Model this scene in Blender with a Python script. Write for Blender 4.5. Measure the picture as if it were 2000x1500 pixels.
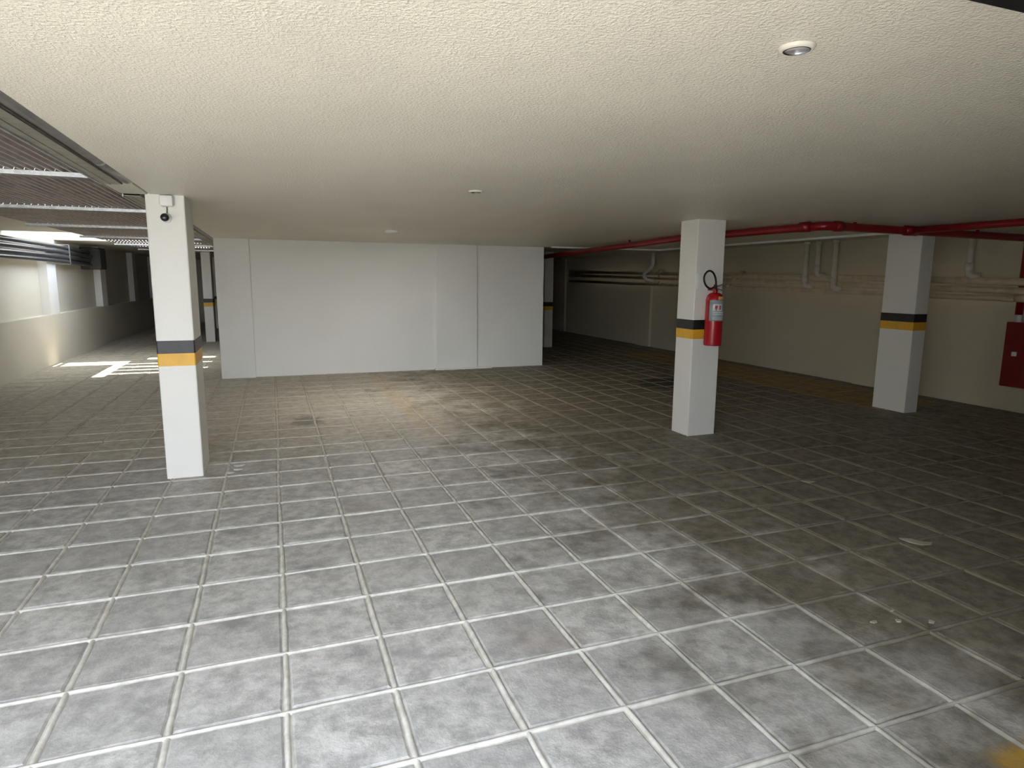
import bpy, bmesh, math, random
from mathutils import Vector, Matrix

random.seed(7)
scene = bpy.context.scene
for o in list(bpy.data.objects):
    bpy.data.objects.remove(o)

# ------------------------------------------------------------------ camera
CAM_H = 1.584
FOCAL_PX = 1254.03
yaw, pitch, roll = 0.355195, 0.159507, 0.00803045
fw = Vector((math.sin(yaw) * math.cos(pitch), math.cos(yaw) * math.cos(pitch), -math.sin(pitch)))
rt = Vector((math.cos(yaw), -math.sin(yaw), 0))
up = rt.cross(fw)
r2 = math.cos(roll) * rt + math.sin(roll) * up
u2 = -math.sin(roll) * rt + math.cos(roll) * up
cam_data = bpy.data.cameras.new('camera')
cam_data.sensor_width = 36
cam_data.lens = FOCAL_PX * 36 / 2000
cam_data.clip_start = 0.02
cam = bpy.data.objects.new('camera', cam_data)
scene.collection.objects.link(cam)
cam.matrix_world = Matrix(((r2.x, u2.x, -fw.x, 0), (r2.y, u2.y, -fw.y, 0), (r2.z, u2.z, -fw.z, CAM_H), (0, 0, 0, 1)))
scene.camera = cam

# ------------------------------------------------------------------ sky, sun, exposure
world = bpy.data.worlds.new('world')
scene.world = world
world.use_nodes = True
wn = world.node_tree
wn.nodes.clear()
sky = wn.nodes.new('ShaderNodeTexSky')
sky.sky_type = 'HOSEK_WILKIE'
sky.turbidity = 4.0
sky.ground_albedo = 0.4
sky.sun_direction = Vector((-0.02, 0.27, 1.0)).normalized()
bg = wn.nodes.new('ShaderNodeBackground')
bg.inputs['Strength'].default_value = 23.2
wo = wn.nodes.new('ShaderNodeOutputWorld')
haze = wn.nodes.new('ShaderNodeHueSaturation')     # thin white haze takes the blue out
haze.inputs['Saturation'].default_value = 0.36
wn.links.new(sky.outputs[0], haze.inputs['Color'])
wn.links.new(haze.outputs[0], bg.inputs['Color'])
wn.links.new(bg.outputs[0], wo.inputs['Surface'])

sun_data = bpy.data.lights.new('sun', 'SUN')
sun_data.energy = 10.0
sun_data.angle = math.radians(0.6)
sun_data.color = (1.0, 0.95, 0.86)
sun = bpy.data.objects.new('sun', sun_data)
scene.collection.objects.link(sun)
sun.rotation_euler = Vector((-0.02, 0.27, 1.0)).to_track_quat('Z', 'Y').to_euler()
sun.location = (0, -4, 12)

scene.view_settings.view_transform = 'Standard'
scene.view_settings.look = 'None'
scene.view_settings.exposure = 1.0
scene.view_settings.gamma = 1.0
scene.view_settings.use_curve_mapping = False
scene.cycles.max_bounces = 5
scene.cycles.glossy_bounces = 2

# ------------------------------------------------------------------ helpers
COL = scene.collection


def tag(o, label=None, cat=None, group=None, kind=None):
    if label: o['label'] = label
    if cat: o['category'] = cat
    if group: o['group'] = group
    if kind: o['kind'] = kind
    return o


def empty(name, loc=(0, 0, 0), label=None, cat=None, group=None):
    o = bpy.data.objects.new(name, None)
    o.empty_display_size = 0.1
    o.location = loc
    COL.objects.link(o)
    return tag(o, label, cat, group)


def link(name, bm, mat, parent=None, smooth=False, world_loc=True):
    """one mesh object; bm is in world coordinates and made relative to the parent"""
    me = bpy.data.meshes.new(name)
    bmesh.ops.recalc_face_normals(bm, faces=bm.faces)
    if parent is not None:
        off = Vector((0, 0, 0))
        p = parent
        while p is not None:
            off += p.location
            p = p.parent
        bmesh.ops.translate(bm, verts=bm.verts, vec=-off)
    bm.to_mesh(me)
    bm.free()
    if smooth:
        for f in me.polygons: f.use_smooth = True
    me.materials.append(mat)
    o = bpy.data.objects.new(name, me)
    COL.objects.link(o)
    if parent is not None:
        o.parent = parent
    return o


def box(x0, x1, y0, y1, z0, z1, bev=0.0, seg=2, bm=None):
    own = bm is None
    b = bmesh.new()
    vs = [b.verts.new((x, y, z)) for x in (x0, x1) for y in (y0, y1) for z in (z0, z1)]
    for f in ((0, 1, 3, 2), (4, 6, 7, 5), (0, 4, 5, 1), (2, 3, 7, 6), (0, 2, 6, 4), (1, 5, 7, 3)):
        b.faces.new([vs[i] for i in f])
    if bev > 0:
        bmesh.ops.bevel(b, geom=list(b.edges), offset=bev, segments=seg, affect='EDGES', profile=0.5)
    if own:
        return b
    me = bpy.data.meshes.new('tmp')
    b.to_mesh(me); b.free()
    bm.from_mesh(me)
    bpy.data.meshes.remove(me)
    return bm


def tube(points, r, seg=16, bm=None, caps=True):
    """round tube through a list of points (mitred frames)"""
    bm = bm or bmesh.new()
    pts = [Vector(p) for p in points]
    n = len(pts)
    rs = r if isinstance(r, (list, tuple)) else [r] * n
    rings = []
    ref = None
    for i, p in enumerate(pts):
        if i == 0: d = (pts[1] - pts[0]).normalized()
        elif i == n - 1: d = (pts[-1] - pts[-2]).normalized()
        else: d = ((pts[i] - pts[i - 1]).normalized() + (pts[i + 1] - pts[i]).normalized()).normalized()
        if ref is None:
            a = Vector((0, 0, 1)) if abs(d.z) < 0.9 else Vector((1, 0, 0))
            ref = (a - d * a.dot(d)).normalized()
        else:
            ref = (ref - d * ref.dot(d)).normalized()
        s = d.cross(ref)
        rings.append([bm.verts.new(p + (ref * math.cos(t) + s * math.sin(t)) * rs[i]) for t in [2 * math.pi * k / seg for k in range(seg)]])
    for a, b in zip(rings, rings[1:]):
        for k in range(seg):
            bm.faces.new((a[k], a[(k + 1) % seg], b[(k + 1) % seg], b[k]))
    if caps:
        bm.faces.new(rings[0]); bm.faces.new(list(reversed(rings[-1])))
    return bm


def lathe(cx, cy, profile, seg=32, bm=None):
    """profile: list of (radius, z) turned about a vertical axis"""
    bm = bm or bmesh.new()
    rings = []
    for r, z in profile:
        if r < 1e-6:
            rings.append([bm.verts.new((cx, cy, z))])
        else:
            rings.append([bm.verts.new((cx + r * math.cos(t), cy + r * math.sin(t), z)) for t in [2 * math.pi * k / seg for k in range(seg)]])
    for a, b in zip(rings, rings[1:]):
        for k in range(seg):
            q = [a[k % len(a)], a[(k + 1) % len(a)], b[(k + 1) % len(b)], b[k % len(b)]]
            u = []
            for v in q:
                if v not in u: u.append(v)
            if len(u) >= 3: bm.faces.new(u)
    return bm


def arc(p0, corner, p1, rad, n=7):
    """replace a corner between p0 and p1 by a rounded bend"""
    c = Vector(corner)
    a = c + (Vector(p0) - c).normalized() * rad
    b = c + (Vector(p1) - c).normalized() * rad
    return [(a * (1 - t) ** 2 + c * 2 * t * (1 - t) + b * t * t) for t in [k / n for k in range(n + 1)]]


def autosmooth(o, deg=35):
    me = o.data
    bm = bmesh.new(); bm.from_mesh(me)
    for e in bm.edges:
        if len(e.link_faces) == 2:
            e.smooth = e.calc_face_angle(0) < math.radians(deg)
    for f in bm.faces: f.smooth = True
    bm.to_mesh(me); bm.free()
    return o


# ------------------------------------------------------------------ materials
class NT:
    def __init__(self, name):
        self.m = bpy.data.materials.new(name)
        self.m.use_nodes = True
        self.t = self.m.node_tree
        self.b = self.t.nodes['Principled BSDF']

    def n(self, kind, **kw):
        nd = self.t.nodes.new(kind)
        for k, v in kw.items():
            if k.startswith('_'): setattr(nd, k[1:], v)
            else: nd.inputs[k.replace('__', ' ')].default_value = v
        return nd

    def l(self, a, b): self.t.links.new(a, b)

    def math(self, op, a, b=None, c=None, clamp=False):
        nd = self.t.nodes.new('ShaderNodeMath'); nd.operation = op; nd.use_clamp = clamp
        for i, v in enumerate((a, b, c)):
            if v is None: continue
            if hasattr(v, 'links'): self.l(v, nd.inputs[i])
            else: nd.inputs[i].default_value = v
        return nd.outputs[0]

    def mix(self, f, a, b, blend='MIX'):
        nd = self.t.nodes.new('ShaderNodeMix'); nd.data_type = 'RGBA'; nd.blend_type = blend
        for i, v in ((0, f), (6, a), (7, b)):
            if hasattr(v, 'links'): self.l(v, nd.inputs[i])
            else: nd.inputs[i].default_value = v if i == 0 else (*v, 1) if len(v) == 3 else v
        return nd.outputs[2]

    def noise(self, scale, detail=4.0, rough=0.5, vec=None, dist=0.0):
        nd = self.n('ShaderNodeTexNoise', Scale=scale, Detail=detail, Roughness=rough, Distortion=dist)
        if vec is not None: self.l(vec, nd.inputs['Vector'])
        return nd.outputs['Fac']

    def ramp(self, f, lo, hi, a=0.0, b=1.0):
        nd = self.t.nodes.new('ShaderNodeMapRange'); nd.clamp = True
        nd.interpolation_type = 'SMOOTHSTEP'
        for i, v in enumerate((f, lo, hi, a, b)):
            if hasattr(v, 'links'): self.l(v, nd.inputs[i])
            else: nd.inputs[i].default_value = v
        return nd.outputs[0]

    def bump(self, h, strength, dist):
        nd = self.n('ShaderNodeBump', Strength=strength, Distance=dist)
        self.l(h, nd.inputs['Height']); self.l(nd.outputs[0], self.b.inputs['Normal'])
        return nd

    def pos(self):
        return self.t.nodes.new('ShaderNodeNewGeometry').outputs['Position']

    def base(self, col, rough=0.5, metal=0.0, spec=0.5):
        if hasattr(col, 'links'): self.l(col, self.b.inputs['Base Color'])
        else: self.b.inputs['Base Color'].default_value = (*col, 1)
        if hasattr(rough, 'links'): self.l(rough, self.b.inputs['Roughness'])
        else: self.b.inputs['Roughness'].default_value = rough
        self.b.inputs['Metallic'].default_value = metal
        self.b.inputs['Specular IOR Level'].default_value = spec
        return self


def plain(name, col, rough=0.5, metal=0.0, spec=0.5, var=0.08, scale=9.0, bump=0.0, bscale=60.0, bdist=0.002):
    """painted or moulded surface with slight tone variation and fine relief"""
    t = NT(name)
    p = t.pos()
    f = t.noise(scale, 2, 0.6, p)
    d = tuple(c * (1 - var) for c in col)
    e = tuple(min(1, c * (1 + var)) for c in col)
    t.base(t.mix(t.ramp(f, 0.3, 0.7), d, e), rough, metal, spec)
    if bump:
        t.bump(t.noise(bscale, 4, 0.6, p), bump, bdist)
    return t.m


def stucco(name, col, coarse, strength, var=0.05, rough=0.6):
    t = NT(name)
    p = t.pos()
    big = t.ramp(t.noise(0.7, 1, 0.5, p), 0.35, 0.65)
    fine = t.noise(coarse, 2, 0.62, p)
    d = tuple(c * (1 - var) for c in col)
    c = t.mix(big, d, col)
    t.base(c, rough, 0, 0.4)
    h = t.math('ADD', t.ramp(fine, 0.35, 0.75), t.math('MULTIPLY', t.noise(coarse * 0.10, 1, 0.5, p), 1.0))
    t.bump(h, strength, 0.006)
    return t.m


M = {}
M['ceiling'] = stucco('ceiling_stucco', (0.86, 0.80, 0.675), 85, 0.5, 0.06, 0.40)
M['wall'] = stucco('white_wall_plaster', (0.88, 0.88, 0.85), 60, 0.22, 0.04, 0.55)
M['wall_cream'] = stucco('cream_wall_plaster', (0.74, 0.70, 0.59), 50, 0.3, 0.06, 0.65)
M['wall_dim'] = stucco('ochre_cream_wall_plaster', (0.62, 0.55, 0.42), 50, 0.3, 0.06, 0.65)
M['column'] = stucco('white_column_paint', (0.825, 0.808, 0.762), 70, 0.12, 0.03, 0.5)
M['black'] = plain('black_band_paint', (0.017, 0.017, 0.019), 0.45, var=0.2)
M['yellow'] = plain('yellow_band_paint', (0.78, 0.42, 0.03), 0.45, var=0.06)
M['red_pipe'] = plain('red_pipe_paint', (0.26, 0.006, 0.012), 0.32, var=0.1)
M['red'] = plain('red_gloss_paint', (0.40, 0.006, 0.014), 0.25, var=0.05)
M['red_dark'] = plain('red_cabinet_paint', (0.20, 0.006, 0.010), 0.4, var=0.1)
M['beige_pipe'] = plain('beige_pvc_pipe', (0.60, 0.50, 0.34), 0.45, var=0.1)
M['cream_pipe'] = plain('cream_painted_pipe', (0.66, 0.62, 0.52), 0.5, var=0.06)
M['dark_pipe'] = plain('dark_grey_conduit', (0.055, 0.055, 0.058), 0.28, var=0.15)
M['galv'] = plain('galvanised_steel', (0.50, 0.515, 0.515), 0.38, 0.75, var=0.15, scale=30)
M['gutter'] = plain('dull_zinc_gutter', (0.36, 0.335, 0.29), 0.42, 0.6, var=0.15, scale=14)
M['downpipe'] = plain('grey_steel_tube', (0.28, 0.26, 0.25), 0.35, 0.55, var=0.12)
M['sheet'] = plain('corrugated_sheet_underside', (0.40, 0.345, 0.315), 0.42, 0.35, var=0.2, scale=5)
M['plastic_white'] = plain('white_plastic', (0.82, 0.82, 0.80), 0.35, var=0.02)
M['plastic_black'] = plain('black_rubber', (0.012, 0.012, 0.013), 0.4, var=0.1)
M['trim_cream'] = plain('cream_lamp_trim', (0.74, 0.70, 0.60), 0.45, var=0.03)
M['lens'] = plain('dark_camera_lens', (0.02, 0.021, 0.024), 0.12, var=0.1)
M['metal_grey'] = plain('grey_metal_box', (0.045, 0.048, 0.046), 0.5, 0.2, var=0.15)
M['chrome'] = plain('polished_trim_ring', (0.75, 0.75, 0.75), 0.15, 1.0, var=0.03)
M['lamp_lens'] = plain('unlit_lamp_diffuser', (0.55, 0.50, 0.52), 0.25, var=0.08, scale=60)
M['label_blue'] = plain('blue_grey_label', (0.33, 0.42, 0.47), 0.4, var=0.05)
M['label_white'] = plain('white_label_print', (0.78, 0.76, 0.76), 0.4, var=0.04)
M['label_red'] = plain('red_label_print', (0.55, 0.10, 0.12), 0.4, var=0.05)
M['label_yellow'] = plain('ochre_label', (0.60, 0.38, 0.12), 0.4, var=0.06)
M['mark'] = plain('white_paint_splash', (0.72, 0.71, 0.68), 0.6, var=0.05)
M['scrap'] = plain('pale_paper_scrap', (0.50, 0.46, 0.38), 0.8, var=0.1)
M['blocker'] = plain('dark_light_blocker', (0.07, 0.08, 0.05), 0.9, var=0.4, scale=12, bump=0.6, bscale=30, bdist=0.02)
M['asphalt'] = plain('sunlit_concrete_drive', (0.50, 0.475, 0.43), 0.85, var=0.15, scale=2.5, bump=0.2, bscale=40)


def tile_material():
    t = NT('stamped_concrete_tile')
    p = t.pos()
    sep = t.n('ShaderNodeSeparateXYZ'); t.l(p, sep.inputs[0])
    X, Y = sep.outputs[0], sep.outputs[1]
    # one random tone for each tile of the grid
    gx = t.math('FLOOR', t.math('DIVIDE', t.math('ADD', X, 0.0211), 0.4))
    gy = t.math('FLOOR', t.math('DIVIDE', t.math('SUBTRACT', Y, 5.1095), 0.4))
    cmb = t.n('ShaderNodeCombineXYZ'); t.l(gx, cmb.inputs[0]); t.l(gy, cmb.inputs[1])
    wn_ = t.t.nodes.new('ShaderNodeTexWhiteNoise'); wn_.noise_dimensions = '3D'
    t.l(cmb.outputs[0], wn_.inputs['Vector'])
    rnd = wn_.outputs['Value']
    # slate-like relief, shifted from tile to tile
    off = t.n('ShaderNodeVectorMath', _operation='SCALE'); t.l(wn_.outputs['Color'], off.inputs[0]); off.inputs['Scale'].default_value = 7.0
    vec = t.n('ShaderNodeVectorMath', _operation='ADD'); t.l(p, vec.inputs[0]); t.l(off.outputs[0], vec.inputs[1])
    v = vec.outputs[0]
    n1 = t.noise(11, 5, 0.72, v)
    n2 = t.noise(70, 2, 0.7, v)
    n3 = t.noise(2.2, 3, 0.6, p)
    grey = t.mix(t.ramp(n1, 0.32, 0.70), (0.37, 0.36, 0.338), (0.69, 0.675, 0.635))
    grey = t.mix(t.math('MULTIPLY', rnd, 0.45), grey, (0.36, 0.35, 0.335))
    grey = t.mix(t.ramp(n2, 0.55, 0.75, 0, 0.45), grey, (0.60, 0.59, 0.56))
    # rubbed-in dark dirt blots
    grey = t.mix(t.ramp(n3, 0.55, 0.74, 0, 0.6), grey, (0.20, 0.195, 0.19))
    # rusty tint on odd tiles
    grey = t.mix(t.ramp(t.noise(1.3, 1, 0.5, p), 0.6, 0.72, 0, 0.3), grey, (0.30, 0.22, 0.17))
    # sandy dust lies on the floor deeper inside
    dust = t.ramp(t.math('ADD', Y, t.math('MULTIPLY', n3, 1.6)), 6.0, 7.8, 0, 0.62)
    grey = t.mix(dust, grey, t.mix(t.ramp(n1, 0.3, 0.7), (0.34, 0.285, 0.195), (0.52, 0.455, 0.335)))

    # painted shade mixed with brown oily grime of the right-hand bays, with ragged edges
    grime_shade = t.ramp(t.math('ADD', X, t.math('MULTIPLY', t.math('SUBTRACT', n3, 0.5), 4.0)), 1.3, 3.0, 0, 0.8)
    grey = t.mix(grime_shade, grey, t.mix(t.ramp(n1, 0.3, 0.7), (0.085, 0.070, 0.042), (0.20, 0.168, 0.108)))

    def rect(x0, x1, y0, y1, s=0.03):
        a = t.math('MULTIPLY', t.ramp(X, x0 - s, x0 + s), t.ramp(X, x1 - s, x1 + s, 1, 0))
        b = t.math('MULTIPLY', t.ramp(Y, y0 - s, y0 + s), t.ramp(Y, y1 - s, y1 + s, 1, 0))
        return t.math('MULTIPLY', a, b)
    wn1 = t.noise(4, 4, 0.7, p)
    wear = t.ramp(wn1, 0.40, 0.60)
    wear2 = t.ramp(wn1, 0.30, 0.52)
    y1 = t.math('MULTIPLY', t.math('MULTIPLY', rect(1.42, 1.68, 6.2, 11.0, 0.05), wear2), 0.26)
    grey = t.mix(y1, grey, (0.52, 0.33, 0.10))
    y2 = t.math('MULTIPLY', rect(7.15, 8.38, 5.9, 12.5, 0.12), t.math('MULTIPLY_ADD', wear, 0.5, 0.4))
    grey = t.mix(y2, grey, (0.42, 0.25, 0.035))
    y3 = t.math('MULTIPLY', rect(2.2, 2.75, -2.0, 1.27, 0.04), t.math('MULTIPLY_ADD', wear, 0.3, 0.65))
    grey = t.mix(y3, grey, (0.52, 0.31, 0.05))
    # pale remains of a parking line between the columns
    y4 = t.math('MULTIPLY', rect(2.6, 3.9, 5.93, 6.02, 0.02), 0.45)
    grey = t.mix(y4, grey, (0.50, 0.48, 0.42))
    # dark oily stain behind the extinguisher column
    dx = t.math('DIVIDE', t.math('SUBTRACT', X, 5.85), 0.62)
    dy = t.math('DIVIDE', t.math('SUBTRACT', Y, 8.45), 0.62)
    rr = t.math('SQRT', t.math('ADD', t.math('MULTIPLY', dx, dx), t.math('MULTIPLY', dy, dy)))
    rr = t.math('ADD', rr, t.math('MULTIPLY', t.math('SUBTRACT', n3, 0.5), 0.8))
    grey = t.mix(t.ramp(rr, 0.8, 1.05, 0.85, 0), grey, (0.045, 0.055, 0.045))
    # sooty smudge near the back wall
    dx = t.math('DIVIDE', t.math('SUBTRACT', X, 0.30), 0.22)
    dy = t.math('DIVIDE', t.math('SUBTRACT', Y, 7.45), 0.35)
    rr = t.math('SQRT', t.math('ADD', t.math('MULTIPLY', dx, dx), t.math('MULTIPLY', dy, dy)))
    rr = t.math('ADD', rr, t.math('MULTIPLY', t.math('SUBTRACT', n1, 0.5), 1.4))
    grey = t.mix(t.ramp(rr, 0.4, 1.0, 0.6, 0), grey, (0.09, 0.08, 0.07))
    t.base(grey, t.ramp(n1, 0.3, 0.7, 0.62, 0.5), 0, 0.4)
    h = t.math('ADD', n1, t.math('MULTIPLY', n2, 0.35))
    t.bump(h, 0.5, 0.010)
    return t.m


def mortar_material():
    t = NT('pale_mortar')
    p = t.pos()
    sep = t.n('ShaderNodeSeparateXYZ'); t.l(p, sep.inputs[0])
    X, Y = sep.outputs[0], sep.outputs[1]
    n1 = t.noise(14, 3, 0.65, p)
    n3 = t.noise(2.2, 3, 0.6, p)
    c = t.mix(t.ramp(n1, 0.3, 0.7), (0.54, 0.52, 0.46), (0.72, 0.695, 0.63))
    # worn and dirtied joints across the middle and right, shade painted in at the right
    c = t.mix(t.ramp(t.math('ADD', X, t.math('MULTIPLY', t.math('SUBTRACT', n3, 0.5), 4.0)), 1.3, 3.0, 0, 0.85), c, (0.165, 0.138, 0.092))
    c = t.mix(t.ramp(t.math('ADD', Y, t.math('MULTIPLY', n3, 1.6)), 6.4, 9.5, 0, 0.55), c, (0.40, 0.345, 0.255))
    t.base(c, 0.85, 0, 0.3)
    t.bump(n1, 0.5, 0.006)
    return t.m


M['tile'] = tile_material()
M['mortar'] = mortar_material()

# ------------------------------------------------------------------ the setting
XL, XR = -3.80, 8.70          # side wall faces
YF, YB = -1.60, 26.0          # entrance plane, far end
CAN0 = 1.00                   # the metal canopy starts here; nearer the entrance the passage is open
ZC = 2.20                     # ceiling slab underside
GX, GY, GS = -0.0211, 5.1095, 0.40


def struct(name, bm, mat, label=None, parent=None):
    o = link(name, bm, mat, parent)
    if parent is None: tag(o, label, None, None, 'structure')
    return o


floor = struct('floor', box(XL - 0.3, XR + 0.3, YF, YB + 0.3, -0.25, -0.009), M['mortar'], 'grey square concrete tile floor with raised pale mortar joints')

# tiles: the 300 that show largest are objects of their own, the rest one joined part
TW = 0.370


def tile_mesh_verts(seed):
    rd = random.Random(seed)
    h = TW / 2
    out = []
    cs = [(-h, -h), (h, -h), (h, h), (-h, h)]
    cs = [(x + rd.uniform(-0.004, 0.004), y + rd.uniform(-0.004, 0.004)) for x, y in cs]
    pts = []
    for k in range(4):
        a, b = cs[k], cs[(k + 1) % 4]
        pts.append(a)
        for s in (0.33, 0.66):
            pts.append((a[0] + (b[0] - a[0]) * s + rd.uniform(-0.003, 0.003), a[1] + (b[1] - a[1]) * s + rd.uniform(-0.003, 0.003)))
    n = len(pts)
    verts = [(x, y, -0.02) for x, y in pts] + [(x, y, -0.006) for x, y in pts]
    verts += [(x * 0.955, y * 0.955, rd.uniform(-0.001, 0.001)) for x, y in pts]
    faces = []
    for lv in (0, 1):
        for k in range(n):
            faces.append((lv * n + k, lv * n + (k + 1) % n, (lv + 1) * n + (k + 1) % n, (lv + 1) * n + k))
    verts.append((0, 0, rd.uniform(-0.001, 0.0015)))
    for k in range(n):
        faces.append((2 * n + k, 2 * n + (k + 1) % n, 3 * n))
    return verts, faces


VARIANTS = [tile_mesh_verts(s) for s in range(6)]
variant_mesh = []
for verts, faces in VARIANTS:
    me = bpy.data.meshes.new('floor_tile')
    me.from_pydata(verts, [], faces)
    me.materials.append(M['tile'])
    variant_mesh.append(me)


def project(P):
    v = Vector(P) - Vector((0, 0, CAM_H))
    d = v.dot(fw)
    if d < 0.05: return None
    return (1000 + FOCAL_PX * v.dot(r2) / d, 750 - FOCAL_PX * v.dot(u2) / d)


def shown_area(cx, cy):
    q = [project((cx + sx * 0.2, cy + sy * 0.2, 0)) for sx, sy in ((-1, -1), (1, -1), (1, 1), (-1, 1))]
    if any(p is None for p in q): return 0
    q = [(min(2000, max(0, x)), min(1500, max(0, y))) for x, y in q]
    return abs(sum(q[k][0] * q[(k + 1) % 4][1] - q[(k + 1) % 4][0] * q[k][1] for k in range(4))) / 2


cells = []
i0, i1 = int(math.floor((XL - GX) / GS)), int(math.ceil((XR - GX) / GS))
j0, j1 = int(math.floor((YF - GY) / GS)), int(math.ceil((YB - GY) / GS))
for i in range(i0, i1):
    for j in range(j0, j1):
        cx, cy = GX + (i + 0.5) * GS, GY + (j + 0.5) * GS
        if cx - 0.2 < XL - 0.3 or cx + 0.2 > XR + 0.3 or cy - 0.2 < YF - 0.01: continue
        cells.append((shown_area(cx, cy), cx, cy))
cells.sort(reverse=True)
single, rest = cells[:300], cells[300:]
rd = random.Random(3)
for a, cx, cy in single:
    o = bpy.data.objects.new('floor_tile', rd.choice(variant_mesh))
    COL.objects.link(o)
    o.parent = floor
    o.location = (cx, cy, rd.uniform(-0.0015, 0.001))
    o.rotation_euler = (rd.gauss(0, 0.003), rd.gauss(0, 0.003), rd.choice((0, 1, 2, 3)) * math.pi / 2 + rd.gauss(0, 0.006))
vv, ff = [], []
for a, cx, cy in rest:
    verts, faces = rd.choice(VARIANTS)
    b = len(vv)
    dz = rd.uniform(-0.0015, 0.001)
    vv += [(x + cx, y + cy, z + dz) for x, y, z in verts]
    ff += [tuple(b + k for k in f) for f in faces]
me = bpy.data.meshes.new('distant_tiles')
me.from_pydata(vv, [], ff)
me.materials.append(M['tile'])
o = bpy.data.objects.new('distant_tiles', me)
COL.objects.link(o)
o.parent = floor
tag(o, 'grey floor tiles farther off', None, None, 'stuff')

# raised mortar beads along every joint
vv, ff = [], []


def bead(fixed, a0, a1, along_y, w, top):
    n = max(2, int((a1 - a0) / 0.1))
    ph = rd.uniform(0, 6)
    prev = None
    prof = ((-1, -0.010), (-0.72, None), (0, None), (0.72, None), (1, -0.010))
    for k in range(n + 1):
        s = a0 + (a1 - a0) * k / n
        c = fixed + 0.0028 * math.sin(s * 1.7 + ph) + rd.uniform(-0.0018, 0.0018)
        ww = w * rd.uniform(0.85, 1.15)
        tp = top + rd.uniform(-0.0015, 0.001)
        ring = []
        for q, z in prof:
            zz = z if z is not None else (tp if q == 0 else tp - 0.003)
            x, y = (c + q * ww, s) if along_y else (s, c + q * ww)
            ring.append(len(vv)); vv.append((x, y, zz))
        if prev:
            for m in range(4): ff.append((prev[m], prev[m + 1], ring[m + 1], ring[m]))
        prev = ring


for i in range(i0, i1 + 1):
    bead(GX + i * GS, YF, YB, True, 0.0115, 0.0028)
for j in range(j0, j1 + 1):
    bead(GY + j * GS, XL - 0.2, XR + 0.2, False, 0.0105, 0.0036)
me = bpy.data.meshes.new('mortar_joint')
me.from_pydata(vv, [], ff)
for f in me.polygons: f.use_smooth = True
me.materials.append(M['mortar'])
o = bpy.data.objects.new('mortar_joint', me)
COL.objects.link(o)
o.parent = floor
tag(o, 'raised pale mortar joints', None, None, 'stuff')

# splashes of white paint beside the camera column
for k, (x, y, r) in enumerate([(-0.335, 5.80, 0.030), (-0.345, 5.68, 0.024), (-0.40, 5.60, 0.02), (2.72, 2.02, 0.010), (2.86, 1.96, 0.011), (2.78, 2.10, 0.007), (2.60, 2.05, 0.012)]):
    bm = bmesh.new()
    ring = [bm.verts.new((x + r * math.cos(t) * (1.4 + 0.4 * math.sin(3 * t + k)), y + r * math.sin(t) * (1 + 0.3 * math.cos(2 * t + k)), 0.0045)) for t in [2 * math.pi * q / 14 for q in range(14)]]
    ring2 = [bm.verts.new((v.co.x, v.co.y, -0.002)) for v in ring]
    bm.faces.new(ring)
    for q in range(14): bm.faces.new((ring[q], ring[(q + 1) % 14], ring2[(q + 1) % 14], ring2[q]))
    link('paint_splash', bm, M['mark'] if x < 0 else M['scrap'], floor)

# ceilings
SLAB_X0 = -0.822
LIPX, LIPY = 7.05, 10.85
ceil_bm = bmesh.new()
box(SLAB_X0, LIPX, 1.0, LIPY, ZC, ZC + 0.35, bm=ceil_bm)
box(0.60, XR + 0.3, 0.0, 1.0, ZC, ZC + 0.35, bm=ceil_bm)
box(LIPX, XR + 0.3, 1.0, 5.45, ZC, ZC + 0.35, bm=ceil_bm)
box(SLAB_X0, 4.85, LIPY, 16.5, ZC, ZC + 0.35, bm=ceil_bm)
ceiling = struct('ceiling', ceil_bm, M['ceiling'], 'rough cream stucco ceiling slab over the parking floor')
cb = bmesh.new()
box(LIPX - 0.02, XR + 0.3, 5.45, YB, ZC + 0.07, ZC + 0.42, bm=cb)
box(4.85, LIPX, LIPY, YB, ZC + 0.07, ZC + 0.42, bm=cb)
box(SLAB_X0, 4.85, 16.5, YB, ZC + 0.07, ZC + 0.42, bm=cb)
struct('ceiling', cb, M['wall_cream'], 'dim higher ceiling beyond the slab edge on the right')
struct('trim_1', box(LIPX - 0.05, LIPX, 5.5, LIPY, ZC - 0.028, ZC + 0.08, 0.004), M['wall'], 'thin white lip running along the slab edge towards the right column')
struct('trim_2', box(4.76, LIPX, LIPY - 0.03, LIPY + 0.02, ZC - 0.028, ZC + 0.08, 0.004), M['wall'], 'thin white lip across the slab edge right of the white core wall')

gt = tag(link('gate_track', box(0.62, XR, 1.0, 1.072, ZC - 0.008, ZC), M['plastic_black']), 'dark gate track at the ceiling edge in the upper right corner', 'gate track')
# soffit of the passage on the left, open to the sky between its two slabs
SOF = 2.30
struct('ceiling', box(XL - 0.3, -2.55, CAN0, 12.5, SOF, SOF + 0.3), M['wall_cream'], 'cream soffit strip between metal canopy and left wall')
struct('ceiling', box(XL - 0.3, -2.45, 15.1, YB, SOF, SOF + 1.6), M['wall_cream'], 'cream soffit beyond the bright opening on the left')
struct('ceiling', box(-2.45, SLAB_X0, 17.0, YB, SOF - 0.055, SOF + 0.3), M['wall_cream'], 'dim soffit at the far end of the left passage')

struct('ceiling', box(XL - 0.6, -2.86, 11.8, 14.42, 3.3, 3.5), M['wall_cream'], 'added unseen slab cutting the light above the bright opening on the left')  # slab added out of view to cut sky and sun through the opening

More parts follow.
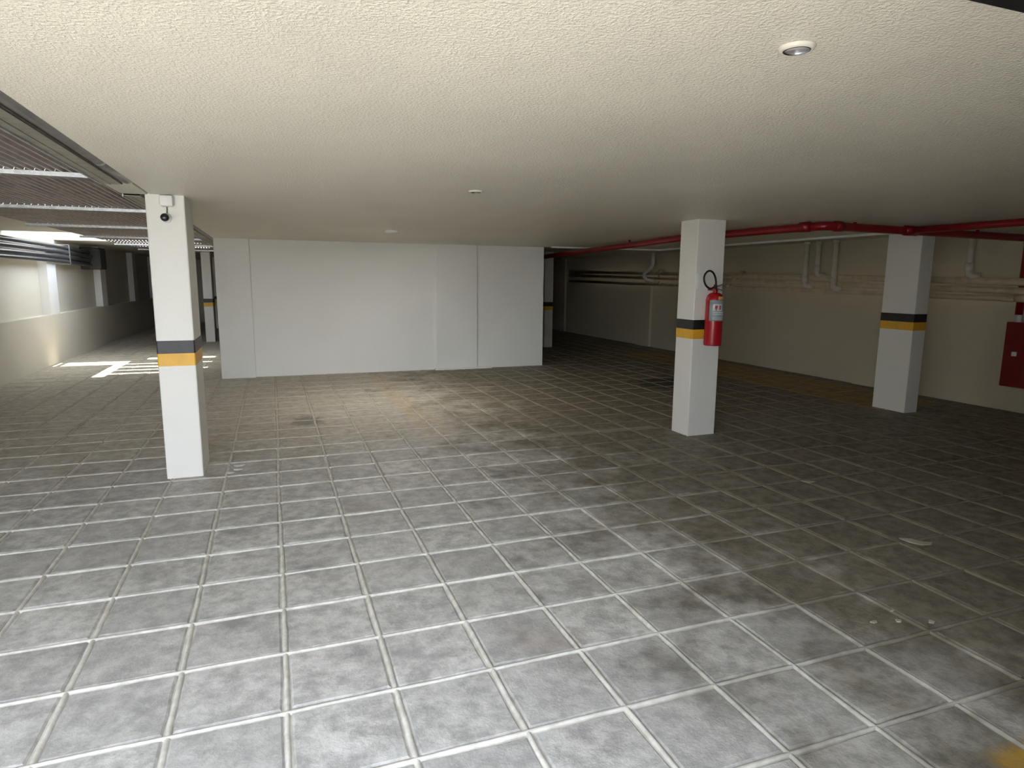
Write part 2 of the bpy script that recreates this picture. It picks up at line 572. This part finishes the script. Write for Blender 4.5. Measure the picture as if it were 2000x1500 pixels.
# walls
PD = 0.15
wl = bmesh.new()
box(XL - 0.35, XL - PD, YF, YB, 0, 3.2, bm=wl)
box(XL - 0.30, XL, YF, YB, -0.1, 0.90, bm=wl)
wall_left = struct('wall_left', wl, M['wall_cream'], 'cream left wall with thick low plinth and recessed panels')
for y in (2.3, 6.2, 10.1, 14.0, 17.9, 21.8, 25.2):
    link('pilaster', box(XL - PD - 0.02, XL - 0.004, y, y + 0.5, 0.88, SOF, 0.008), M['wall'], wall_left)
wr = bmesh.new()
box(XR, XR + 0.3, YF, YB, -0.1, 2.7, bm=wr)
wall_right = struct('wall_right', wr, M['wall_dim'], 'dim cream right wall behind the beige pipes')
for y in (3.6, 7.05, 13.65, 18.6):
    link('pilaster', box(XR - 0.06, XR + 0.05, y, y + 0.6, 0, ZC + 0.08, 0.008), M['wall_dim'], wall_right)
struct('wall_back', box(XL - 0.3, XR + 0.3, YB, YB + 0.3, -0.1, 2.7), M['wall_cream'], 'dark cream far end wall')
struct('wall_front', box(0.60, XR + 0.3, -0.05, 0.20, -0.2, 3.0), M['wall'], 'white front wall right of the entrance')
struct('wall_front', box(XL - 0.35, -3.45, YF - 0.25, YF, -0.2, 3.0), M['wall'], 'white front wall left of the entrance')

# white core in the middle
CY = 11.12
core = empty('wall_core', (2.0, CY, 0))
tag(core, 'white plastered core wall with pilasters in the middle of the garage', None, None, 'structure')
link('panel', box(-0.60, 4.75, CY + 0.045, 16.0, -0.02, ZC + 0.02), M['wall'], core)
link('pilaster', box(-0.82, -0.31, CY - 0.02, 16.0, -0.02, ZC + 0.02, 0.008), M['wall'], core)
link('pilaster', box(2.68, 3.455, CY - 0.005, CY + 0.2, -0.02, ZC + 0.02, 0.022, 3), M['wall'], core)
link('plinth_strip', box(2.655, 3.71, CY - 0.055, CY + 0.1, -0.02, 0.028, 0.006), M['wall'], core)

# sunken drive outside the entrance, with a dark side wall added to block slanting light
struct('wall_blocker_right', box(0.75, 1.05, YF - 14, -0.05, -0.2, 3.0), M['blocker'], 'added unseen dark bank right of the drive')
dr = tag(link('driveway', box(-16, 16, YF - 14, YF, -0.22, -0.012), M['asphalt']), 'sunlit concrete drive outside the garage entrance', None, None, 'structure')

# ------------------------------------------------------------------ columns
def vbox(x0, x1, y0, y1, z0, z1, bev):
    """box with only its upright edges rounded"""
    b = box(x0, x1, y0, y1, z0, z1)
    es = [e for e in b.edges if abs(e.verts[0].co.z - e.verts[1].co.z) > 1e-4]
    bmesh.ops.bevel(b, geom=es, offset=bev, segments=2, affect='EDGES', profile=0.5)
    return b


def column(x0, x1, y0, y1, zb, zm, zt, label, hid=0.0):
    c = empty('column', ((x0 + x1) / 2, (y0 + y1) / 2, 0), label, 'column', 'banded garage columns')
    link('shaft', box(x0, x1, y0, y1, -0.01, ZC + 0.08 - hid, 0.010, 2), M['column'], c)
    e = 0.0022
    link('black_band', vbox(x0 - e, x1 + e, y0 - e, y1 + e, zm, zt, 0.010), M['black'], c)
    link('yellow_band', vbox(x0 - e, x1 + e, y0 - e, y1 + e, zb, zm, 0.010), M['yellow'], c)
    return c


column(-0.858, -0.592, 5.58, 6.09, 0.905, 1.003, 1.103, 'white column with camera on top, nearest on the left')
column(3.985, 4.322, 5.48, 5.77, 1.012, 1.108, 1.205, 'white column carrying the red fire extinguisher')
column(7.285, 7.505, 5.64, 6.10, 1.022, 1.122, 1.222, 'white column under the red pipe, nearest the right wall')
column(-1.62, -1.405, 17.8, 18.3, 0.885, 0.985, 1.08, 'small distant white column seen left of the core wall')
column(-1.80, -1.62, 22.6, 23.1, 0.84, 0.93, 1.02, 'farthest column half hidden behind the distant white one')
column(6.10, 6.32, 14.25, 14.70, 0.90, 0.985, 1.085, 'dark distant column just right of the core wall')
# flashing added to keep sun from leaking in between slab and canopy
link('added_sun_flashing', box(-1.20, SLAB_X0 + 0.02, CAN0, 16.9, ZC + 0.352, ZC + 0.357), M['galv'], ceiling)
link('added_sun_upstand', box(-1.20, -1.195, CAN0, 16.9, ZC + 0.03, ZC + 0.357), M['galv'], ceiling)
# corbel where the slab meets the camera column
link('corbel', box(-1.02, -0.835, 5.02, 5.60, ZC - 0.002, ZC + 0.16, 0.006), M['wall_cream'], ceiling)

# ------------------------------------------------------------------ metal canopy over the left passage
canopy = empty('metal_canopy', (-1.85, 8.0, 2.15), 'corrugated metal canopy on galvanised rails above the left passage', 'canopy')
PITCH, AMP = 0.051, 0.017


def sheet(x0, x1, y0, y1, z):
    bm = bmesh.new()
    n = int(round((x1 - x0) / PITCH)) * 8
    top = []
    for k in range(n + 1):
        x = x0 + (x1 - x0) * k / n
        ph = (k % 8) / 8 * 2 * math.pi
        s = math.sin(ph)
        zz = z + AMP * max(-1, min(1, 1.5 * s))
        top.append([bm.verts.new((x, y, zz + dz)) for y in (y0, y1) for dz in (0, 0.0015)])
    for a, b in zip(top, top[1:]):
        bm.faces.new((a[0], b[0], b[2], a[2]))
        bm.faces.new((a[1], a[3], b[3], b[1]))
        bm.faces.new((a[0], a[1], b[1], b[0])); bm.faces.new((a[2], b[2], b[3], a[3]))
    for a in (top[0], top[-1]):
        bm.faces.new((a[0], a[2], a[3], a[1]))
    o = link('roof_sheet', bm, M['sheet'], canopy)
    return autosmooth(o, 40)


PUR = [CAN0 + 0.03, 2.45, 4.70, 6.93, 9.25, 11.55, 13.85, 16.10]
ZS = 2.222
xs = (-1.03, -1.845, -2.66)
segs = [(CAN0, 2.45), (2.45, 4.70), (4.70, 6.93), (6.93, 9.25), (9.25, 11.55), (11.55, 12.75), (12.88, 13.22), (13.30, 13.62), (13.78, 14.10), (14.22, 14.84), (15.10, 17.3)]
for k, (a, b) in enumerate(segs):
    for c in (0, 1):
        a2, b2 = a + 0.004, b - 0.004
        if c == 0 and k in (6, 8): a2 -= 0.16
        sheet(xs[c + 1], xs[c], a2, b2, ZS + (0.003 if c else 0))
for y in PUR:
    bm = bmesh.new()
    x0, x1 = -2.68, -1.016
    box(x0, x1, y - 0.016, y + 0.016, ZS - 0.046, ZS - 0.043, bm=bm)
    box(x0, x1, y - 0.016, y - 0.014, ZS - 0.046, ZS - 0.018, bm=bm)
    box(x0, x1, y + 0.014, y + 0.016, ZS - 0.046, ZS - 0.018, bm=bm)
    box(x0, x1, y - 0.024, y - 0.014, ZS - 0.0205, ZS - 0.0175, bm=bm)
    box(x0, x1, y - 0.0175, y - 0.0155, ZS - 0.034, ZS - 0.031, bm=bm)
    link('rail', bm, M['galv'], canopy)

gut = empty('gutter_channel', (-1.0, 8.0, 2.2), 'dull zinc gutter channel between canopy sheets and slab edge', 'gutter')
for a, b in ((CAN0, 4.2), (4.2, 4.98), (5.62, 10.0), (10.0, 16.9)):
    bm = bmesh.new()
    box(-1.002, -0.888, a, b, 2.186, 2.1885, bm=bm)
    box(-0.890, -0.888, a, b, 2.186, 2.198, bm=bm)
    box(-0.962, -0.954, a, b, 2.183, 2.187, bm=bm)
    link('channel', bm, M['gutter'], gut)
    link('lip', box(-1.012, -1.001, a, b, 2.178, 2.215, 0.003), M['galv'], gut)
dp = empty('drain_tube', (-0.866, 8.0, 2.2), 'dark grey steel tube along the ceiling slab edge', 'pipe')
for a, b in ((CAN0, 4.25), (4.25, 5.0), (5.62, 16.9)):
    link('tube_length', tube([(-0.866, a, 2.236), (-0.866, b, 2.236)], 0.041, 24), M['downpipe'], dp, True)
for y in (4.25,):
    link('joint_ring', tube([(-0.866, y - 0.02, 2.236), (-0.866, y + 0.02, 2.236)], 0.0430, 24), M['galv'], dp, True)
link('tube_hanger', box(-0.872, -0.860, 3.0, 3.03, 2.265, 2.55), M['galv'], dp)

# ------------------------------------------------------------------ conduits and box on the left wall
runs = [(2.150, 0.040), (2.060, 0.042), (1.965, 0.042), (1.885, 0.036)]
words = ['topmost', 'second', 'third', 'lowest']
for k, (z, r) in enumerate(runs):
    x = XL + 0.075
    pts = [(x, 6.0, z - 0.02), (x, 9.5, z), (x, 12.4, z + 0.005), (x, 14.8, z), (x, 16.6 + 0.15 * (k % 2), z - 0.03)]
    o = link('conduit', tube(pts, r, 18), M['dark_pipe'], None, True)
    tag(o, '%s dark grey conduit of the four along the left wall' % words[k] if k != 1 and k != 2 else '%s dark grey conduit from the top along the left wall' % words[k], 'conduit', 'conduits on the left wall')
for y in (11.0, 15.0):
    bm = bmesh.new()
    box(XL + 0.118, XL + 0.124, y - 0.02, y + 0.02, 1.83, 2.21, bm=bm)
    box(XL - PD - 0.01, XL + 0.122, y - 0.02, y + 0.02, 2.205, 2.211, bm=bm)
    box(XL - PD - 0.01, XL + 0.122, y - 0.02, y + 0.02, 1.829, 1.835, bm=bm)
    tag(link('conduit_clamp', bm, M['galv']), 'galvanised clamp strap holding the conduits near the grey box' if y > 12 else 'galvanised clamp strap around the conduits at the left picture edge', 'clamp')
eb = empty('electrical_box', (XL + 0.1, 17.2, 2.0), 'dark grey electrical box where the conduits end', 'electrical box')
link('housing', box(XL - PD, XL + 0.22, 16.85, 17.45, 1.76, 2.235, 0.012), M['metal_grey'], eb)
link('door', box(XL + 0.21, XL + 0.235, 16.88, 17.42, 1.79, 2.205, 0.006), M['metal_grey'], eb)

# ------------------------------------------------------------------ red fire pipes
def pipe_thing(name, label, cat, mat, paths, joints=(), group=None):
    root = empty(name, paths[0][0][0], label, cat, group)
    for pts, r in paths:
        link('pipe_run', tube(pts, r, 20), mat, root, True)
    for a, b, r in joints:
        link('coupling', tube([a, b], r, 20), mat, root, True)
    return root


E0 = Vector((5.19, 5.07, 2.148))
a_end = (5.06, 12.4, 2.045)
mid = (5.04, 7.3, 2.150)
riser_x = 8.60
c_end = Vector((riser_x, 5.28, 2.140))
down = (riser_x, 5.28, 1.22)
pA = [a_end, mid] + arc(mid, E0, c_end, 0.12) + arc(E0, c_end, down, 0.10) + [down]
rp = pipe_thing('fire_main_pipe', 'long red fire main under the ceiling, bending right past the columns', 'pipe', M['red_pipe'], [(pA, 0.042)],
                [((5.11, 5.32, 2.148), (5.15, 5.22, 2.148), 0.050), ((5.32, 5.08, 2.148), (5.42, 5.085, 2.147), 0.050), ((6.35, 5.13, 2.145), (6.53, 5.14, 2.145), 0.052)])
for p in ((5.045, 8.6), (5.6, 5.09), (7.6, 5.22)):
    link('hanger', box(p[0] - 0.012, p[0] + 0.012, p[1] - 0.012, p[1] + 0.012, 2.17, ZC + 0.01), M['red_pipe'], rp)
a2 = (5.06, 12.42, 2.045)
link('pipe_run', tube([a2, (5.4, 15.5, 2.06), (5.6, 20, 2.06)], 0.042, 20), M['red_pipe'], rp, True)
link('hanger', box(5.45, 5.475, 15.9, 15.925, 2.06, 2.3), M['red_pipe'], rp)
rb = pipe_thing('fire_branch_pipe', 'short red branch pipe running towards the viewer at the right edge', 'pipe', M['red_pipe'],
                [([(6.44, 5.09, 2.148), (6.47, 4.0, 2.150), (6.5, 1.2, 2.15)], 0.036)])
link('hanger', box(6.46, 6.485, 3.2, 3.225, 2.17, ZC + 0.01), M['red_pipe'], rb)
link('pipe_collar', tube([(riser_x, 5.28, 1.235), (riser_x, 5.28, 1.11)], 0.036, 20), M['plastic_white'], rp, True)

# hose cabinet on the right wall
hc = empty('fire_hose_cabinet', (8.6, 4.9, 0.33), 'dark red fire hose cabinet on the right wall at the picture edge', 'cabinet')
link('cabinet_body', box(8.50, XR - 0.002, 4.45, 5.345, 0.335, 1.13, 0.008), M['red_dark'], hc)
dd = link('door', box(8.485, 8.502, 4.49, 5.305, 0.375, 1.09, 0.005), M['red_dark'], hc)
link('handle', box(8.462, 8.486, 5.17, 5.225, 0.72, 0.775, 0.006), M['plastic_white'], dd)

# ------------------------------------------------------------------ beige drain pipes along the right wall
def zr(z0, z1, y): return z0 + (z1 - z0) * (y - 5.9) / (10.7 - 5.9)


drains = [(1.645, 1.765, 0.046, 'topmost'), (1.535, 1.655, 0.043, 'middle'), (1.430, 1.515, 0.036, 'lowest')]
for k, (a, b, r, w) in enumerate(drains):
    x = 8.52
    t_ = empty('drain_pipe', (x, 8, zr(a, b, 8)), '%s of the three long beige drain pipes along the right wall' % w, 'pipe', 'long drain pipes on the right wall')
    link('pipe_run', tube([(x, 3.0, zr(a, b, 3.0)), (x, 18.0, zr(a, b, 15.0))], r, 20), M['beige_pipe'], t_, True)
    for y in (4.6 + 0.3 * k, 10.2 + 0.2 * k, 13.0):
        link('coupling', tube([(x, y, zr(a, b, y)), (x, y + 0.09, zr(a, b, y + 0.09))], r + 0.007, 20), M['beige_pipe'], t_, True)
    for y in (6.9, 11.6):
        link('bracket', box(x + r - 0.012, XR - 0.002, y - 0.015, y + 0.015, zr(a, b, y) - 0.012, zr(a, b, y) + 0.012), M['galv'], t_)


def drop(y, zb, label, r=0.044, x=8.43, elbow=True, dz=0.0):
    t_ = empty('drop_pipe', (x, y, zb), label, 'pipe', 'vertical drop pipes at the right wall')
    zt = ZC + 0.08
    if elbow:
        pts = [(x, y, zt)] + arc((x, y, zt), (x, y, zb + 0.03), (x + 0.12, y - 0.1, zb + 0.03), 0.07) + [(x + 0.10, y - 0.08, zb + 0.03)]
    else:
        pts = [(x, y, zt), (x, y, zb)]
    link('pipe_run', tube(pts, r, 20), M['cream_pipe'], t_, True)
    link('coupling', tube([(x, y, zb + 0.10), (x, y, zb + 0.20)], r + 0.008, 20), M['cream_pipe'], t_, True)
    link('coupling', tube([(x, y, zt - 0.06), (x, y, zt)], r + 0.008, 20), M['cream_pipe'], t_, True)


drop(8.58, 1.50, 'vertical cream drop pipe farthest left of the three between the columns')
drop(8.36, 1.68, 'shorter middle cream drop pipe of the three between the columns', 0.040, 8.46)
drop(7.98, 1.47, 'vertical cream drop pipe of the three, nearest the right column')
drop(5.86, 1.66, 'cream drop pipe between right column and red riser', 0.044, 8.46)
# offset drop pipe behind the extinguisher column
t_ = empty('offset_drop_pipe', (8.4, 13.2, 1.6), 'pale bent drop pipe on the dark wall left of the extinguisher column', 'pipe')
P = [(8.42, 13.25, 2.28), (8.42, 13.25, 1.98), (8.40, 13.30, 1.90), (8.36, 13.50, 1.80), (8.36, 13.52, 1.70), (8.38, 13.42, 1.625), (8.44, 13.20, 1.60)]
link('pipe_run', tube(P, 0.05, 18), M['cream_pipe'], t_, True)
link('coupling', tube([P[0], (8.42, 13.25, 2.2)], 0.058, 18), M['cream_pipe'], t_, True)

# ------------------------------------------------------------------ camera and junction box on the left column
sc = empty('security_camera', (-0.727, 5.58, 2.03), 'small dark round security camera on the left column', 'camera')
yy = 5.58


def tube_y(x, z, prof, seg=28):
    bm = bmesh.new()
    b2 = lathe(0, 0, prof, seg)
    bmesh.ops.rotate(b2, verts=b2.verts, cent=(0, 0, 0), matrix=Matrix.Rotation(math.radians(90), 3, 'X'))
    bmesh.ops.translate(b2, verts=b2.verts, vec=(x, yy, z))
    bm.free()
    return b2


link('base_ring', tube_y(-0.722, 2.03, [(0.0, -0.004), (0.036, -0.004), (0.036, 0.012), (0.030, 0.020), (0.0, 0.020)]), M['plastic_white'], sc, True)
link('housing', tube_y(-0.727, 2.03, [(0.0, 0.016), (0.026, 0.016), (0.029, 0.03), (0.0285, 0.058), (0.024, 0.064), (0.0, 0.064)]), M['plastic_white'], sc, True)
link('lens_cover', tube_y(-0.727, 2.03, [(0.0, 0.060), (0.0292, 0.056), (0.0292, 0.062), (0.024, 0.071), (0.012, 0.076), (0.0, 0.077)]), M['lens'], sc, True)
link('cable', tube([(-0.713, yy - 0.006, 2.116), (-0.714, yy - 0.008, 2.085), (-0.716, yy - 0.012, 2.058)], 0.0035, 8), M['metal_grey'], sc, True)
jb = empty('junction_box', (-0.712, 5.58, 2.115), 'white square junction box above the security camera', 'junction box')
autosmooth(link('housing', box(-0.762, -0.662, yy - 0.042, yy + 0.004, 2.110, 2.199, 0.024, 4), M['plastic_white'], jb), 60)
autosmooth(link('lid', box(-0.755, -0.669, yy - 0.050, yy - 0.040, 2.117, 2.192, 0.0045, 2), M['plastic_white'], jb), 60)

# ------------------------------------------------------------------ fire extinguisher on its column
EX, EY, ER = 4.150, 5.372, 0.087
ext = empty('fire_extinguisher', (EX, EY, 0.955), 'red fire extinguisher with black hose hung on the white column', 'fire extinguisher')
prof = [(0.0, 0.962), (0.074, 0.962), (0.080, 0.955), (ER - 0.002, 0.958), (ER, 0.972), (ER, 1.405)]
for k in range(1, 9):
    t = k / 8 * math.pi / 2
    prof.append((0.022 + (ER - 0.022) * math.cos(t), 1.405 + 0.078 * math.sin(t)))
prof += [(0.022, 1.500), (0.0, 1.500)]
autosmooth(link('cylinder', lathe(EX, EY, prof, 40), M['red'], ext), 40)
link('foot_ring', lathe(EX, EY, [(ER + 0.001, 0.985), (ER + 0.0025, 0.990), (ER + 0.001, 0.995)], 40), M['red'], ext, True)
valve = link('valve', lathe(EX, EY, [(0.0, 1.495), (0.026, 1.495), (0.026, 1.515), (0.018, 1.520), (0.018, 1.555), (0.012, 1.565), (0.0, 1.565)], 20), M['red'], ext, True)
bm = bmesh.new()
lever_dir = Vector((0.82, -0.57, 0)).normalized()
b0 = Vector((EX, EY, 1.535))


def blade(p, q, w, h):
    d = (q - p).normalized()
    s = d.cross(Vector((0, 0, 1))).normalized() * w
    n = s.cross(d).normalized() * h
    b = bmesh.new()
    A = [b.verts.new(p + s * i + n * j) for i, j in ((-1, -1), (1, -1), (1, 1), (-1, 1))]
    B = [b.verts.new(q + s * i * 0.8 + n * j) for i, j in ((-1, -1), (1, -1), (1, 1), (-1, 1))]
    b.faces.new(A); b.faces.new(list(reversed(B)))
    for k in range(4): b.faces.new((A[k], A[(k + 1) % 4], B[(k + 1) % 4], B[k]))
    bmesh.ops.bevel(b, geom=list(b.edges), offset=0.002, segments=1, affect='EDGES')
    return b


bm.free()
link('lever', blade(b0 - lever_dir * 0.012 + Vector((0, 0, 0.0)), b0 + lever_dir * 0.070 + Vector((0, 0, 0.030)), 0.010, 0.0065), M['plastic_black'], ext)
link('carry_handle', blade(b0 - lever_dir * 0.012 - Vector((0, 0, 0.006)), b0 + lever_dir * 0.078 - Vector((0, 0, 0.030)), 0.010, 0.0065), M['plastic_black'], ext)
# hose: leaves the valve to the left, loops up and comes back
hose = []
cxh, czh = EX - 0.055, 1.615
ctrl = [(-0.010, 0.0, 1.535), (-0.045, -0.03, 1.523), (-0.085, -0.05, 1.530), (-0.120, -0.06, 1.562), (-0.136, -0.062, 1.610), (-0.130, -0.060, 1.655), (-0.105, -0.058, 1.688), (-0.078, -0.055, 1.694), (-0.050, -0.052, 1.675), (-0.028, -0.05, 1.632), (-0.016, -0.045, 1.585), (-0.010, -0.035, 1.548), (-0.012, -0.032, 1.532)]
cp = [Vector((EX + a * 1.30 - 0.012, EY + b, c)) for a, b, c in ctrl]
for k in range(len(cp) - 1):
    p0, p1, p2, p3 = cp[max(0, k - 1)], cp[k], cp[k + 1], cp[min(len(cp) - 1, k + 2)]
    for s in range(5):
        t = s / 5
        hose.append(0.5 * ((2 * p1) + (p2 - p0) * t + (2 * p0 - 5 * p1 + 4 * p2 - p3) * t * t + (3 * p1 - p0 - 3 * p2 + p3) * t ** 3))
hose.append(cp[-1])
link('hose', tube(hose, 0.0095, 12), M['plastic_black'], ext, True)
link('nozzle', tube([cp[-2], cp[-1], cp[-1] + Vector((0.02, -0.002, -0.025))], [0.011, 0.013, 0.010], 12), M['plastic_black'], ext, True)
link('wall_hook', box(EX - 0.012, EX + 0.012, EY + 0.012, 5.479, 1.502, 1.514, 0.002), M['red'], ext)


def wrap(a0, a1, z0, z1, r, n=14):
    """piece of label bent round the cylinder; angles from +X, degrees"""
    bm = bmesh.new()
    rows = []
    for k in range(n + 1):
        t = math.radians(a0 + (a1 - a0) * k / n)
        rows.append([bm.verts.new((EX + rr * math.cos(t), EY + rr * math.sin(t), z)) for rr in (r, r - 0.0012) for z in (z0, z1)])
    for a, b in zip(rows, rows[1:]):
        bm.faces.new((a[0], b[0], b[1], a[1])); bm.faces.new((a[2], a[3], b[3], b[2]))
        bm.faces.new((a[0], a[2], b[2], b[0])); bm.faces.new((a[1], b[1], b[3], a[3]))
    bm.faces.new((rows[0][0], rows[0][1], rows[0][3], rows[0][2])); bm.faces.new((rows[-1][0], rows[-1][2], rows[-1][3], rows[-1][1]))
    return bm


# the viewer stands at about 232 degrees from the cylinder's axis
lab = link('label', wrap(201, 330, 1.205, 1.408, ER + 0.0016, 22), M['label_blue'], ext, True)
lab['label'] = 'blue-grey instruction label'
link('print_panel', wrap(224, 286, 1.305, 1.372, ER + 0.0026), M['label_white'], lab, True)
for a0, a1, z0, z1 in ((236, 253, 1.328, 1.358), (240, 248, 1.309, 1.328), (263, 276, 1.315, 1.358)):
    link('pictogram', wrap(a0, a1, z0, z1, ER + 0.0034, 6), M['label_red'], lab, True)
for z in (1.284, 1.266, 1.234, 1.218):
    link('print_line', wrap(224, 312, z, z + 0.008, ER + 0.0026), M['label_white'], lab, True)
lab2 = link('seal_label', wrap(256, 318, 1.412, 1.446, ER - 0.0005), M['label_yellow'], ext, True)
# square cover plate next to the hose
pl = empty('cover_plate', (4.06, 5.48, 1.6), 'white square cover plate behind the extinguisher hose', 'cover plate')
link('plate', box(4.000, 4.122, 5.470, 5.484, 1.515, 1.672, 0.006, 3), M['plastic_white'], pl)
link('blank_insert', box(4.018, 4.104, 5.4675, 5.472, 1.535, 1.652, 0.002), M['plastic_white'], pl)

# ------------------------------------------------------------------ ceiling lights
def downlight(x, y, r, lens, label, h=0.012):
    t_ = empty('ceiling_light', (x, y, ZC), label, 'ceiling light', 'ceiling lights in a row')
    link('trim_ring', lathe(x, y, [(r * 0.74, ZC + 0.004), (r * 0.74, ZC - h), (r * 0.80, ZC - h - 0.001), (r * 0.92, ZC - h * 0.7), (r, ZC - 0.001), (r, ZC + 0.004)], 40), M['trim_cream'], t_, True)
    link('bezel', lathe(x, y, [(r * 0.74, ZC - h), (r * 0.70, ZC - h - 0.001), (r * 0.68, ZC - h * 0.4)], 40), M['chrome'], t_, True)
    link('diffuser', lathe(x, y, [(0.0, ZC - h * 0.55), (r * 0.7, ZC - h * 0.55), (r * 0.7, ZC + 0.003), (0, ZC + 0.003)], 40), lens, t_, True)


downlight(1.333, 1.446, 0.047, M['lamp_lens'], 'round recessed ceiling light with unlit lens, nearest the viewer', 0.010)
downlight(1.367, 4.44, 0.052, M['lamp_lens'], 'small dark ceiling light in the middle of the ceiling', 0.010)
t_ = empty('ceiling_light', (1.453, 8.33, ZC), 'white disc ceiling light nearest the white core wall', 'ceiling light', 'ceiling lights in a row')
link('housing', lathe(1.453, 8.33, [(0.0, ZC - 0.030), (0.080, ZC - 0.030), (0.088, ZC - 0.024), (0.088, ZC + 0.003), (0, ZC + 0.003)], 40), M['plastic_white'], t_, True)
lamp = bpy.data.lights.new('ceiling_lamp', 'AREA')
lamp.shape = 'DISK'
lamp.size = 0.14
lamp.energy = 16.0
lamp.color = (1.0, 0.96, 0.90)
lo = bpy.data.objects.new('ceiling_lamp', lamp)
lo.location = (1.453, 8.33, ZC - 0.036)
COL.objects.link(lo)
link('diffuser', lathe(1.453, 8.33, [(0.0, ZC - 0.033), (0.070, ZC - 0.032), (0.074, ZC - 0.028), (0, ZC - 0.028)], 40), M['plastic_white'], t_, True)

# ------------------------------------------------------------------ litter on the floor
def scrap(x, y, outline, label):
    bm = bmesh.new()
    rr = random.Random(int(x * 100))
    top = [bm.verts.new((x + a, y + b, 0.010 + rr.uniform(0, 0.006))) for a, b in outline]
    bot = [bm.verts.new((v.co.x, v.co.y, v.co.z - 0.003)) for v in top]
    bm.faces.new(top); bm.faces.new(list(reversed(bot)))
    n = len(top)
    for k in range(n): bm.faces.new((top[k], top[(k + 1) % n], bot[(k + 1) % n], bot[k]))
    bmesh.ops.translate(bm, verts=bm.verts, vec=(0, 0, -0.007))
    tag(link('scrap', bm, M['scrap']), label, 'litter')


scrap(3.66, 2.66, [(-0.02, 0.10), (0.02, 0.055), (0.06, 0.0), (0.10, -0.03), (0.055, -0.055), (0.0, -0.035), (-0.03, 0.02), (-0.045, 0.08)], 'pale crumpled leaf-like scrap on the dark floor tiles')
scrap(3.98, 3.84, [(-0.05, 0.035), (0.03, 0.03), (0.055, -0.015), (-0.02, -0.03)], 'small pale paper scrap on the floor before the extinguisher column')
